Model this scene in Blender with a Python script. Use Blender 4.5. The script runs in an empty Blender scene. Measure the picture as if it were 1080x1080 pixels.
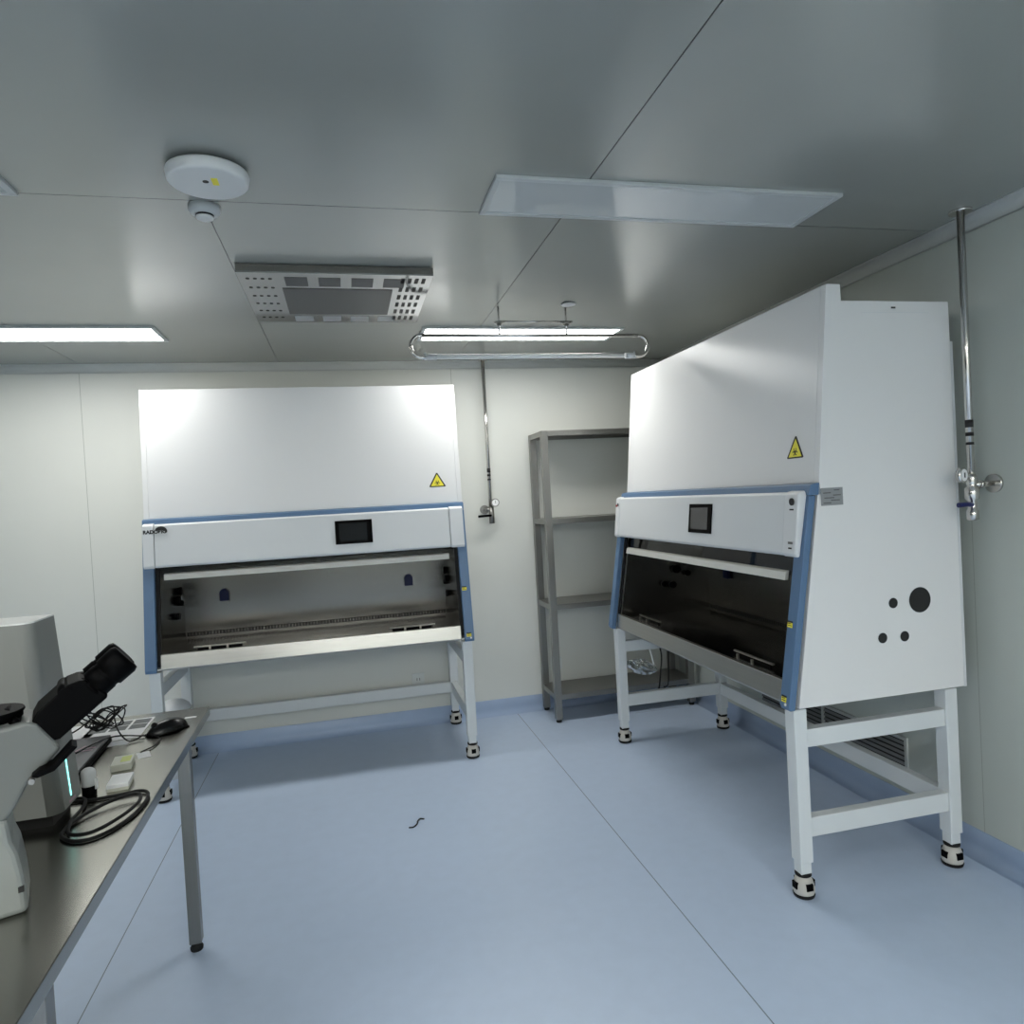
import bpy, math
from math import pi, sin, cos, radians as rad
from mathutils import Vector, Matrix

scene = bpy.context.scene
COL = scene.collection

# ------------------------------------------------------------------ materials
def newmat(name):
    m = bpy.data.materials.new(name); m.use_nodes = True
    return m, m.node_tree, m.node_tree.nodes['Principled BSDF']

def simple(name, col, rough=.5, metal=0., spec=.5, coat=0., bump=0., bscale=60., noise=0., nscale=8., aniso_axis=None):
    m, nt, b = newmat(name)
    b.inputs['Base Color'].default_value = (*col, 1)
    b.inputs['Roughness'].default_value = rough
    b.inputs['Metallic'].default_value = metal
    b.inputs['Specular IOR Level'].default_value = spec
    b.inputs['Coat Weight'].default_value = coat
    N, L = nt.nodes, nt.links
    tc = N.new('ShaderNodeTexCoord')
    if noise:
        n = N.new('ShaderNodeTexNoise'); n.inputs['Scale'].default_value = nscale
        n.inputs['Detail'].default_value = 4
        src = tc.outputs['Object']
        if aniso_axis is not None:
            mp = N.new('ShaderNodeMapping')
            s = [140., 140., 140.]; s[aniso_axis] = 1.2
            mp.inputs['Scale'].default_value = s
            L.new(src, mp.inputs['Vector']); src = mp.outputs['Vector']
        L.new(src, n.inputs['Vector'])
        r = N.new('ShaderNodeMapRange')
        r.inputs['To Min'].default_value = 1 - noise; r.inputs['To Max'].default_value = 1 + noise * .6
        L.new(n.outputs['Fac'], r.inputs['Value'])
        mx = N.new('ShaderNodeVectorMath'); mx.operation = 'SCALE'
        mx.inputs[0].default_value = col
        L.new(r.outputs['Result'], mx.inputs['Scale'])
        L.new(mx.outputs['Vector'], b.inputs['Base Color'])
        r2 = N.new('ShaderNodeMapRange')
        r2.inputs['To Min'].default_value = rough * .85; r2.inputs['To Max'].default_value = rough * 1.15
        L.new(n.outputs['Fac'], r2.inputs['Value']); L.new(r2.outputs['Result'], b.inputs['Roughness'])
    if bump:
        n2 = N.new('ShaderNodeTexNoise'); n2.inputs['Scale'].default_value = bscale
        L.new(tc.outputs['Object'], n2.inputs['Vector'])
        bp = N.new('ShaderNodeBump'); bp.inputs['Strength'].default_value = bump
        bp.inputs['Distance'].default_value = .01
        L.new(n2.outputs['Fac'], bp.inputs['Height']); L.new(bp.outputs['Normal'], b.inputs['Normal'])
    return m

def seamed(name, col, rough, seams, width, seamcol, spec=.5, metal=0., noise=.04, nscale=3., limit=None, bump=0., bscale=2.):
    """Painted panels with thin joints. seams: list of (axis, value, other_axis, lo, hi) in metres of the room."""
    m, nt, b = newmat(name); N, L = nt.nodes, nt.links
    b.inputs['Roughness'].default_value = rough
    b.inputs['Specular IOR Level'].default_value = spec
    b.inputs['Metallic'].default_value = metal
    g = N.new('ShaderNodeTexCoord'); sp = N.new('ShaderNodeSeparateXYZ')
    L.new(g.outputs['Object'], sp.inputs[0])
    def math_(op, a, bb):
        n = N.new('ShaderNodeMath'); n.operation = op
        for i, v in enumerate((a, bb)):
            if v is None: continue
            if isinstance(v, (int, float)): n.inputs[i].default_value = v
            else: L.new(v, n.inputs[i])
        return n.outputs[0]
    tot = None
    for ax, v, oax, lo, hi in seams:
        d = math_('ABSOLUTE', math_('SUBTRACT', sp.outputs[ax], v), None)
        s = math_('LESS_THAN', d, width)
        s = math_('MULTIPLY', s, math_('GREATER_THAN', sp.outputs[oax], lo))
        s = math_('MULTIPLY', s, math_('LESS_THAN', sp.outputs[oax], hi))
        tot = s if tot is None else math_('MAXIMUM', tot, s)
    n = N.new('ShaderNodeTexNoise'); n.inputs['Scale'].default_value = nscale; n.inputs['Detail'].default_value = 5
    L.new(g.outputs['Object'], n.inputs['Vector'])
    r = N.new('ShaderNodeMapRange'); r.inputs['To Min'].default_value = 1 - noise; r.inputs['To Max'].default_value = 1 + noise
    L.new(n.outputs['Fac'], r.inputs['Value'])
    sc = N.new('ShaderNodeVectorMath'); sc.operation = 'SCALE'; sc.inputs[0].default_value = col
    L.new(r.outputs['Result'], sc.inputs['Scale'])
    mix = N.new('ShaderNodeMix'); mix.data_type = 'RGBA'
    mix.inputs['B'].default_value = (*seamcol, 1)
    L.new(sc.outputs['Vector'], mix.inputs['A'])
    if tot is not None: L.new(tot, mix.inputs['Factor'])
    else: mix.inputs['Factor'].default_value = 0
    L.new(mix.outputs['Result'], b.inputs['Base Color'])
    if bump:
        n2 = N.new('ShaderNodeTexNoise'); n2.inputs['Scale'].default_value = bscale
        L.new(g.outputs['Object'], n2.inputs['Vector'])
        bp = N.new('ShaderNodeBump'); bp.inputs['Strength'].default_value = bump; bp.inputs['Distance'].default_value = .01
        L.new(n2.outputs['Fac'], bp.inputs['Height']); L.new(bp.outputs['Normal'], b.inputs['Normal'])
    return m

def emis(name, col, strength):
    m, nt, b = newmat(name)
    b.inputs['Base Color'].default_value = (.8, .8, .8, 1)
    b.inputs['Emission Color'].default_value = (*col, 1)
    b.inputs['Emission Strength'].default_value = strength
    return m

def glass(name, tint, gl=1.45, rough=.02):
    m = bpy.data.materials.new(name); m.use_nodes = True; nt = m.node_tree; N, L = nt.nodes, nt.links
    N.remove(N['Principled BSDF']); out = N['Material Output']
    t = N.new('ShaderNodeBsdfTransparent'); t.inputs[0].default_value = (*tint, 1)
    g = N.new('ShaderNodeBsdfGlossy'); g.inputs['Roughness'].default_value = rough
    f = N.new('ShaderNodeFresnel'); f.inputs['IOR'].default_value = gl
    mx = N.new('ShaderNodeMixShader')
    L.new(f.outputs[0], mx.inputs[0]); L.new(t.outputs[0], mx.inputs[1]); L.new(g.outputs[0], mx.inputs[2])
    L.new(mx.outputs[0], out.inputs['Surface'])
    return m

D, R, H = 5.19, 2.566, 2.70          # back wall, right wall, ceiling height
XL, YF = -3.3, -3.6                  # left wall and wall behind the viewer
M = {}
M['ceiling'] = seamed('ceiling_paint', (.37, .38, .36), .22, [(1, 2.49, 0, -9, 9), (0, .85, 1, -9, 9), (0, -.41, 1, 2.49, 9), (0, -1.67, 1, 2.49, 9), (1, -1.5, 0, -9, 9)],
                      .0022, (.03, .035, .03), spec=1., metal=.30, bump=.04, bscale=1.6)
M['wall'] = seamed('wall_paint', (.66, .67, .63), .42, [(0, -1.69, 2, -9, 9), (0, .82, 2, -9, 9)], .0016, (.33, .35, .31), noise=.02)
M['wall_shaded'] = seamed('wall_paint_shaded', (.50, .53, .49), .42, [(1, 2.40, 2, -9, 9), (1, 1.14, 2, -9, 9), (1, 3.66, 2, -9, 9)], .0016, (.33, .35, .31), noise=.02)  # same panels as the back wall, with shade put into a darker colour
M['floor'] = seamed('floor_vinyl', (.50, .60, .76), .34, [(0, 1.178, 1, -9, 9), (0, -.965, 1, -9, 9), (1, 4.80, 0, 2.0, 3)], .0022, (.16, .2, .26), noise=.05, nscale=14.)
M['cove_base'] = simple('cove_base_vinyl', (.42, .53, .72), .36, noise=.04, nscale=10)
M['cornice'] = simple('cornice_aluminium', (.60, .62, .61), .35, spec=.6)
M['white'] = simple('cabinet_white_enamel', (.76, .76, .755), .33, spec=.4)
M['offwhite'] = simple('control_panel_white', (.66, .68, .69), .33, spec=.5)
M['cap'] = simple('end_cap_white_plastic', (.69, .705, .715), .38)
M['blue'] = simple('cabinet_blue_enamel', (.095, .175, .30), .38)
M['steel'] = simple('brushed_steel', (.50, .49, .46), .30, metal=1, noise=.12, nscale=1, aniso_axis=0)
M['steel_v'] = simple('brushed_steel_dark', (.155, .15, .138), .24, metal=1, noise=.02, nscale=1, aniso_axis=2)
def brushed(m, an, rot):
    nt = m.node_tree; b = nt.nodes['Principled BSDF']; tn = nt.nodes.new('ShaderNodeTangent'); tn.direction_type = 'RADIAL'; tn.axis = 'Z'
    b.inputs['Anisotropic'].default_value = an; b.inputs['Anisotropic Rotation'].default_value = rot
    nt.links.new(tn.outputs[0], b.inputs['Tangent'])
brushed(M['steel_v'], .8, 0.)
M['rack'] = simple('rack_steel', (.27, .265, .25), .34, metal=.9, noise=.1, nscale=1, aniso_axis=2)
M['table'] = simple('table_steel', (.33, .325, .295), .24, metal=1, noise=.05, nscale=1, aniso_axis=1)
M['chrome'] = simple('polished_pipe_steel', (.62, .60, .57), .18, metal=1)
M['diffuser'] = simple('diffuser_polished_steel', (.28, .29, .29), .10, metal=1, noise=.05, nscale=1, aniso_axis=1)
M['mesh'] = simple('woven_mesh_grey', (.10, .10, .097), .45, metal=.4, noise=.3, nscale=1, aniso_axis=1)
M['slot'] = simple('louvre_dark', (.07, .072, .07), .5)
M['slot_light'] = simple('louvre_light', (.42, .42, .42), .5)
M['black'] = simple('black_plastic', (.001, .001, .0012), .5, spec=.05)
M['gloss_black'] = simple('black_gloss_plastic', (.004, .004, .004), .25, spec=.35)
M['rubber'] = simple('black_rubber', (.008, .008, .008), .6, spec=.25)
M['stand'] = simple('stand_white_enamel', (.66, .69, .70), .33)
M['caster'] = simple('caster_grey_nylon', (.52, .50, .46), .45)
M['glass'] = glass('sash_glass', (.30, .31, .30), 1.5)
M['screen'] = simple('screen_glass', (.006, .009, .011), .25, spec=.06)
M['screen2'] = simple('screen_glass_grey', (.06, .06, .06), .2, spec=.6)
M['yellow'] = simple('sticker_yellow', (.85, .75, .05), .5)
M['ink'] = simple('ink_black', (.01, .01, .01), .6)
M['plate'] = simple('rating_plate_grey', (.30, .31, .32), .45, metal=.3)
M['plate_ink'] = simple('rating_plate_ink', (.12, .12, .13), .6)
M['navy'] = simple('outlet_cover_navy', (.006, .012, .06), .4, spec=.2)
M['handle_white'] = simple('sash_handle_aluminium', (.66, .65, .60), .35)
M['lamp'] = emis('lamp_diffuser_lit', (1, 1, .965), 9.5)
M['lamp_b'] = emis('lamp_diffuser_added_unseen', (1, 1, .965), 15.)  # only for the added panels out of view
M['lamp_off'] = simple('lamp_diffuser_unlit', (.56, .58, .58), .06, spec=1.)
M['lamp_frame'] = simple('lamp_frame_grey', (.50, .52, .52), .3)
M['ap'] = simple('access_point_white', (.66, .665, .66), .45)
M['tube'] = simple('uv_tube_glass', (.93, .93, .91), .12, spec=.8)
M['handle_blue'] = simple('valve_handle_blue', (.01, .015, .11), .35)
M['grille'] = simple('grille_frame', (.48, .50, .49), .4)
M['grille_slat'] = simple('grille_slat', (.20, .21, .22), .4)
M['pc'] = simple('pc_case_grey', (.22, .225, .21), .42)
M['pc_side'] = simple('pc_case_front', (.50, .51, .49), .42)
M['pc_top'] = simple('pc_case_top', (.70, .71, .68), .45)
M['led'] = emis('led_cyan', (.18, .85, .78), 1.3)
M['laptop'] = simple('laptop_lid_dark_grey', (.085, .085, .095), .35, metal=.3)
M['laptop_logo'] = simple('laptop_mark_pink', (.45, .30, .36), .4)
M['paper'] = simple('white_paper', (.85, .85, .85), .7)
M['paper_grey'] = simple('printed_grey', (.16, .17, .17), .7)
M['lime'] = simple('label_lime', (.62, .68, .20), .6)
M['cream'] = simple('box_cream', (.66, .66, .56), .55)
M['scope'] = simple('microscope_grey', (.13, .14, .133), .38)
M['scope_white'] = simple('microscope_light', (.23, .245, .235), .35)
M['bin'] = simple('bin_white_plastic', (.72, .74, .76), .35)
M['bag'] = glass('clear_plastic_bag', (.72, .76, .76), 1.6, .12)
M['lid'] = glass('clear_lid', (.80, .82, .83), 1.45, .1)
M['socket'] = simple('socket_white', (.66, .69, .68), .4)
M['red'] = simple('logo_red', (.35, .03, .03), .5)

# ------------------------------------------------------------------ mesh builder
class MB:
    def __init__(s): s.v = []; s.f = []; s.m = []; s.sm = []; s.mats = []; s.cur = 0; s.T = Matrix.Identity(4)
    def mat(s, m):
        m = M[m] if isinstance(m, str) else m
        if m not in s.mats: s.mats.append(m)
        s.cur = s.mats.index(m); return s
    def add(s, vs, fs, smooth=False):
        o = len(s.v); s.v += [tuple(s.T @ Vector(p)) for p in vs]
        for f in fs:
            s.f.append([o + i for i in f]); s.m.append(s.cur); s.sm.append(smooth)
        return s
    def box(s, x0, x1, y0, y1, z0, z1):
        x0, x1 = min(x0, x1), max(x0, x1); y0, y1 = min(y0, y1), max(y0, y1); z0, z1 = min(z0, z1), max(z0, z1)
        v = [(x, y, z) for z in (z0, z1) for y in (y0, y1) for x in (x0, x1)]
        return s.add(v, [(0, 2, 3, 1), (4, 5, 7, 6), (0, 1, 5, 4), (2, 6, 7, 3), (0, 4, 6, 2), (1, 3, 7, 5)])
    def prism(s, pts, axis, a, b, smooth=False):
        """pts: 2D outline; axis 'x': pts are (y,z), 'y': (x,z), 'z': (x,y)."""
        def P(p, t): return {'x': (t, p[0], p[1]), 'y': (p[0], t, p[1]), 'z': (p[0], p[1], t)}[axis]
        n = len(pts); area = sum(pts[i][0] * pts[(i + 1) % n][1] - pts[(i + 1) % n][0] * pts[i][1] for i in range(n))
        if area < 0: pts = pts[::-1]
        if axis == 'y': a, b = max(a, b), min(a, b)
        else: a, b = min(a, b), max(a, b)
        v = [P(p, a) for p in pts] + [P(p, b) for p in pts]
        s.add(v, [list(range(n))[::-1], [n + i for i in range(n)]])
        o = len(s.v) - 2 * n
        for i in range(n):
            j = (i + 1) % n
            s.f.append([o + i, o + j, o + n + j, o + n + i]); s.m.append(s.cur); s.sm.append(smooth)
        return s
    def lathe(s, prof, c, axis='z', n=24, smooth=True):
        """prof: list of (radius, height along axis) from c."""
        v = []
        ax = Vector({'x': (1, 0, 0), 'y': (0, 1, 0), 'z': (0, 0, 1)}[axis]) if isinstance(axis, str) else Vector(axis).normalized()
        u = ax.orthogonal().normalized(); w = ax.cross(u); c = Vector(c)
        for r, h in prof:
            for k in range(n):
                t = 2 * pi * k / n
                v.append(c + ax * h + (u * cos(t) + w * sin(t)) * r)
        f = []
        for i in range(len(prof) - 1):
            for k in range(n):
                k2 = (k + 1) % n
                f.append((i * n + k, i * n + k2, (i + 1) * n + k2, (i + 1) * n + k))
        s.add(v, f, smooth); o = len(s.v) - len(v)
        s.f.append([o + k for k in range(n)][::-1]); s.m.append(s.cur); s.sm.append(False)
        s.f.append([o + (len(prof) - 1) * n + k for k in range(n)]); s.m.append(s.cur); s.sm.append(False)
        return s
    def cyl(s, a, b, r, n=20, r2=None):
        a, b = Vector(a), Vector(b); d = b - a
        return s.lathe([(r, 0), (r if r2 is None else r2, d.length)], a, tuple(d), n)
    def tube(s, pts, r, n=10, closed=False, sub=6):
        P = [Vector(p) for p in pts]
        if sub > 1:
            Q = []; m = len(P); rng = range(m if closed else m - 1)
            for i in rng:
                p0 = P[(i - 1) % m] if (closed or i > 0) else P[0]
                p1 = P[i]; p2 = P[(i + 1) % m]
                p3 = P[(i + 2) % m] if (closed or i + 2 < m) else P[-1]
                for k in range(sub):
                    t = k / sub
                    Q.append(.5 * ((2 * p1) + (-p0 + p2) * t + (2 * p0 - 5 * p1 + 4 * p2 - p3) * t * t + (-p0 + 3 * p1 - 3 * p2 + p3) * t ** 3))
            if not closed: Q.append(P[-1])
            P = Q
        m = len(P); v = []; up = None
        for i in range(m):
            if closed: d = P[(i + 1) % m] - P[i - 1]
            else: d = P[min(i + 1, m - 1)] - P[max(i - 1, 0)]
            d = d.normalized() if d.length > 1e-9 else Vector((0, 0, 1))
            if up is None: up = d.orthogonal().normalized()
            up = (up - d * up.dot(d)); up = up.normalized() if up.length > 1e-6 else d.orthogonal().normalized()
            w = d.cross(up)
            for k in range(n):
                t = 2 * pi * k / n; v.append(P[i] + (up * cos(t) + w * sin(t)) * r)
        f = []
        for i in range(m if closed else m - 1):
            j = (i + 1) % m
            for k in range(n):
                k2 = (k + 1) % n; f.append((i * n + k, i * n + k2, j * n + k2, j * n + k))
        s.add(v, f, True); o = len(s.v) - len(v)
        if not closed:
            s.f.append([o + k for k in range(n)][::-1]); s.m.append(s.cur); s.sm.append(False)
            s.f.append([o + (m - 1) * n + k for k in range(n)]); s.m.append(s.cur); s.sm.append(False)
        return s
    def build(s, name, parent=None, bevel=0., seg=2, label=None):
        me = bpy.data.meshes.new(name); me.from_pydata([tuple(p) for p in s.v], [], s.f); me.update()
        for m in s.mats: me.materials.append(m)
        for i, p in enumerate(me.polygons): p.material_index = s.m[i]; p.use_smooth = s.sm[i]
        o = bpy.data.objects.new(name, me); COL.objects.link(o)
        if parent: o.parent = parent
        if bevel:
            b = o.modifiers.new('bevel', 'BEVEL'); b.width = bevel; b.segments = seg; b.limit_method = 'ANGLE'; b.angle_limit = rad(35)
        if label: o['label'] = label
        return o

def mb(mat): return MB().mat(mat)
def tag(o, label=None, cat=None, group=None, kind=None):
    if label: o['label'] = label
    if cat: o['category'] = cat
    if group: o['group'] = group
    if kind: o['kind'] = kind
    return o
def thing(name, loc, rz=0, label=None, cat=None, group=None):
    o = bpy.data.objects.new(name, None); COL.objects.link(o); o.location = loc; o.rotation_euler = (0, 0, rz)
    o.empty_display_size = .1
    return tag(o, label, cat, group)
def struct(name, b, parent=None, bevel=0.):
    o = b.build(name, parent, bevel)
    o['kind'] = 'structure'
    return o
def text_mesh(name, txt, size, mat, parent, loc, rot, extrude=.0006, sx=1., bold=.0):
    cu = bpy.data.curves.new(name, 'FONT'); cu.body = txt; cu.size = size; cu.extrude = extrude; cu.offset = bold
    t = bpy.data.objects.new(name + '_tmp', cu); COL.objects.link(t)
    dg = bpy.context.evaluated_depsgraph_get(); dg.update()
    me = bpy.data.meshes.new_from_object(t.evaluated_get(dg))
    bpy.data.objects.remove(t)
    me.materials.clear(); me.materials.append(M[mat])
    o = bpy.data.objects.new(name, me); COL.objects.link(o); o.parent = parent
    o.location = loc; o.rotation_euler = rot; o.scale = (sx, 1, 1)
    return o

# ------------------------------------------------------------------ room
struct('floor', mb('floor').box(XL - .1, R + .1, YF - .1, D + .1, -.1, 0))
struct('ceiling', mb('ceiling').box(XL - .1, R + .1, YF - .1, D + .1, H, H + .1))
struct('wall_back', mb('wall').box(XL, R, D, D + .1, 0, H))
struct('wall_right', mb('wall_shaded').box(R, R + .1, YF, D + .1, 0, H))
struct('wall_left', mb('wall_shaded').box(XL - .1, XL, YF, D + .1, 0, H))
struct('wall_front', mb('wall').box(XL - .1, R + .1, YF - .1, YF, 0, H))

wn = struct('added_dark_window_1', mb('lamp_frame').box(XL, XL + .03, -2.6, 4.2, .95, 1.0).box(XL, XL + .03, -2.6, 4.2, 2.25, 2.30).box(XL, XL + .03, -2.6, -2.55, 1.0, 2.25).box(XL, XL + .03, 4.15, 4.2, 1.0, 2.25).box(XL, XL + .03, .78, .83, 1.0, 2.25))  # unseen dark window, added to dim the right wall and the steel reflections
mb('screen').box(XL + .001, XL + .012, -2.55, 4.15, 1.0, 2.25).build('pane', wn)
def cove_prof(h, t, r, n=8):
    """profile (distance from wall, z) of a coved skirting."""
    p = [(0, 0), (r + t, 0)]
    for k in range(n + 1):
        a = pi / 2 * k / n
        p.append((t + r - r * sin(a), r - r * cos(a)))
    p += [(t, h - .003), (t - .003, h), (0, h)]
    return p
struct('baseboard_back', mb('cove_base').prism([(D - d, z) for d, z in cove_prof(.115, .005, .05)], 'x', XL, R, True))
struct('baseboard_right', mb('cove_base').prism([(R - d, z) for d, z in cove_prof(.115, .005, .05)], 'y', YF, D, True))
def corn_prof(r=.05, n=8):
    p = [(0, 0), (0, -r - .004), (.004, -r - .004)]
    for k in range(n + 1):
        a = pi / 2 * k / n
        p.append((.004 + (r) * (1 - cos(a)), -.004 - r + r * sin(a)))
    p.append((r + .008, 0)); return p
struct('trim_1', mb('cornice').prism([(D - d, H + z) for d, z in corn_prof()], 'x', XL, R, True))
struct('trim_2', mb('cornice').prism([(R - d, H + z) for d, z in corn_prof()], 'y', YF, D, True))

# ------------------------------------------------------------------ ceiling light panels
def light_panel(x0, x1, y0, y1, lit, label):
    cx, cy = (x0 + x1) / 2, (y0 + y1) / 2
    t = thing('ceiling_light', (cx, cy, H), 0, label, 'ceiling light', 'ceiling light panels')
    hx, hy = (x1 - x0) / 2, (y1 - y0) / 2; w = .022
    f = mb('lamp_frame')
    f.box(-hx, hx, -hy, -hy + w, -.012, 0).box(-hx, hx, hy - w, hy, -.012, 0).box(-hx, -hx + w, -hy + w, hy - w, -.012, 0).box(hx - w, hx, -hy + w, hy - w, -.012, 0)
    f.build('light_frame', t, .0015)
    mb(('lamp' if y0 > 2 else 'lamp_b') if lit else 'lamp_off').box(-hx + w, hx - w, -hy + w, hy - w, -.008, -.001).build('diffuser', t)
    return t
light_panel(-2.23, -.965, 4.135, 4.465, True, 'long lit ceiling light panel at the left edge, near the back wall')
light_panel(.50, 1.785, 4.13, 4.46, True, 'long lit ceiling light panel above the hanging tube rack')
light_panel(.53, 1.83, 2.19, 2.485, False, 'long unlit ceiling light panel, grey reflective, upper right')
light_panel(-2.23, -.945, 2.19, 2.485, False, 'unlit ceiling light panel, only its corner showing at the left edge')
light_panel(-2.23, -.945, .15, .48, True, 'added lit ceiling panel above the microscope, outside the picture, brightening the table')  # added panel out of view, lights the tabletop
for yy0, row in ((-1.9, 'nearer'), (-3.2, 'farther')):  # added unseen panels that brighten the near cabinet's side
    for xx0, side_ in ((-2.2, 'on the left'), (-.65, 'in the middle'), (.75, 'on the right')):
        light_panel(xx0, xx0 + 1.28, yy0, yy0 + .33, True, 'added unseen lit ceiling panel behind the viewer, ' + side_ + ' of the ' + row + ' row')

# ------------------------------------------------------------------ air diffuser
t = thing('air_diffuser', (.02, 3.488, H), 0, 'square steel air diffuser hanging just below the ceiling, with mesh centre and punched holes', 'air vent')
p = mb('diffuser'); p.box(-.415, .415, -.401, .401, -.040, -.034)
p.mat('steel_v').box(-.415, .415, -.401, -.395, -.034, -.004).box(-.415, .415, .395, .401, -.034, -.004).box(-.415, -.409, -.395, .395, -.034, -.004).box(.409, .415, -.395, .395, -.034, -.004)
mb('slot').box(-.39, .39, -.375, .375, -.033, 0).build('plenum_box', t)
mb('mesh').box(-.245, .248, -.19, .235, -.0425, -.0405).build('mesh_insert', t)
h = p.mat('slot')
for k in range(4): h.box(-.205 + k * .142 - .02, -.205 + k * .142 + .075, -.345, -.225, -.0415, -.0402)
h.mat('ink')
for s in (-1, 1):
    for i in range(4):
        for j in range(6):
            cx = s * (.285 + i * .031); cy = -.32 + j * .125
            if s > 0: h.box(cx - .008, cx + .008, cy - .035, cy + .03, -.0415, -.0402)
            else: h.lathe([(.008, -.0415), (.008, -.0402)], (cx, cy, 0), 'z', 10, False)
h.mat('slot_light')
for k in range(4): h.box(-.205 + k * .142 - .02, -.205 + k * .142 + .075, .275, .375, -.0415, -.0402)
h.build('face_panel', t)

# ------------------------------------------------------------------ access point, smoke detector, small ceiling fittings
t = thing('wireless_access_point', (-.350, 2.262, H), 0, 'white round disc-shaped wireless access point on the ceiling with a small yellow sticker', 'access point')
mb('rubber').lathe([(.075, -.018), (.075, 0)], (0, 0, 0), 'z', 32).build('mount', t)
mb('ap').lathe([(.100, -.010), (.117, -.012), (.119, -.018), (.115, -.040), (.111, -.0435), (.103, -.0450), (.05, -.046), (.001, -.0465)][::-1], (0, 0, 0), 'z', 64).build('housing', t)
s = mb('yellow'); s.box(.014, .032, -.045, .000, -.0475, -.0462); s.build('sticker', t)
mb('ink').lathe([(.009, -.0475), (.009, -.0462)], (-.004, -.02, 0), 'z', 14, False).build('status_light', t)
mb('ink').box(.098, .104, -.008, .012, -.043, -.036).build('notch', t)

t = thing('smoke_detector', (-.410, 2.535, H), 0, 'small round white smoke detector beside the white disc on the ceiling', 'smoke detector')
mb('ap').lathe([(.001, -.046), (.020, -.045), (.028, -.041), (.030, -.036)], (0, 0, 0), 'z', 32).build('sensor_cap', t)
mb('ink').lathe([(.029, -.037), (.029, -.027)], (0, 0, 0), 'z', 24).build('vent_slot', t)
mb('lamp_frame').lathe([(.032, -.029), (.044, -.026), (.050, -.016), (.052, 0)], (0, 0, 0), 'z', 32).build('base', t)

t = thing('sprinkler_cover', (1.245, 3.63, H), 0, 'small round cap on the ceiling above the hanging tube rack', 'ceiling cap')
mb('ap').lathe([(.001, -.010), (.038, -.009), (.042, -.004)], (0, 0, 0), 'z', 32).build('cap', t)
mb('black').lathe([(.036, -.005), (.036, 0)], (0, 0, 0), 'z', 32).build('gap_ring', t)

# ------------------------------------------------------------------ hanging ultraviolet lamp
t = thing('hanging_tube_lamp', (1.05, 3.70, H), 0, 'steel oval rack holding a long thin unlit tube, hung from the ceiling by two rods', 'hanging lamp')
loop = []
zt_, zb_ = -.157, -.275; r_ = (zt_ - zb_) / 2; zc_ = (zt_ + zb_) / 2; xl, xr = -.612, .625
for k in range(13):
    a = pi / 2 + pi * k / 12; loop.append((xl + r_ * cos(a), 0, zc_ + r_ * sin(a)))
loop2 = [(xl + .06, 0, zb_)]
left = [(xl + .08, 0, zt_)] + loop + [(xl + .05, 0, zb_)]
right = [(xr - .06, 0, zb_)] + [(xr + r_ * cos(-pi / 2 + pi * k / 12), 0, zc_ + r_ * sin(-pi / 2 + pi * k / 12)) for k in range(13)] + [(xr - .08, 0, zt_)]
f = mb('chrome').tube(left, .010, 10, sub=1); f.tube(right, .010, 10, sub=1)
f.cyl((xl, 0, zt_), (xr, 0, zt_), .010); f.build('oval_frame', t)
mb('tube').cyl((xl + .07, 0, zb_ + .004), (xr - .09, 0, zb_ + .004), .013).build('lamp_tube', t)
for sx in (xl + .045, xr - .055):
    mb('cap').cyl((sx - .025, 0, zb_ + .003), (sx + .03, 0, zb_ + .003), .016).cyl((sx + .03 * (1 if sx > 0 else -1), 0, zb_ - .012), (sx + .03 * (1 if sx > 0 else -1), 0, zb_ + .025), .006).build('lamp_holder', t)
for sx in (-.185, .20):
    rd = mb('chrome').cyl((sx, 0, zt_), (sx, 0, 0), .005)
    rd.build('hanger_rod', t)
    mb('rack').lathe([(.026, -.092), (.026, -.084)], (sx, 0, 0), 'z', 20).build('clamp_disc', t)
    mb('rack').lathe([(.012, -.106), (.014, -.095)], (sx, 0, 0), 'z', 16).build('nut', t)
mb('chrome').cyl((-.185, 0, -.080), (.235, 0, -.080), .005).build('cross_bar', t)

# ------------------------------------------------------------------ gas outlets
t = thing('gas_outlet_pipe', (1.052, 5.11, 0), 0, 'thin steel gas pipe with dark lever on the back wall, right of the far cabinet', 'gas pipe', 'gas outlet pipes')
mb('chrome').lathe([(.035, H - .008), (.035, H)], (0, 0, 0)).build('ceiling_flange', t)
mb('chrome').cyl((0, 0, 1.60), (0, 0, H - .006), .013).build('pipe', t)
for i, (z0, z1) in enumerate(((1.855, 1.885), (1.825, 1.84), (1.795, 1.805))):
    mb('ink').lathe([(.0137, z0), (.0137, z1)], (0, 0, 0)).build('marking_band', t)
mb('rack').lathe([(.034, 0), (.034, .012)], (-.035, .066, 1.575), 'y', 24).cyl((-.035, .066, 1.575), (-.035, .0, 1.575), .012).cyl((-.04, 0, 1.575), (.01, 0, 1.575), .013).build('wall_bracket', t)
mb('rack').cyl((0.004, 0, 1.47), (0.004, 0, 1.60), .020).build('valve_body', t)
g = mb('rack').lathe([(.031, 0), (.031, .022)], (.028, -.045, 1.625), 'y', 28); g.mat('paper').lathe([(.024, -.001), (.024, .003)], (.028, -.045, 1.625), 'y', 24)
g.mat('ink').box(.027, .030, -.048, -.046, 1.62, 1.64); g.build('gauge', t)
mb('black').tube([(0, -.01, 1.53), (-.03, -.03, 1.53), (-.06, -.035, 1.53), (-.105, -.03, 1.528)], .009, 10).build('lever', t)

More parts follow.
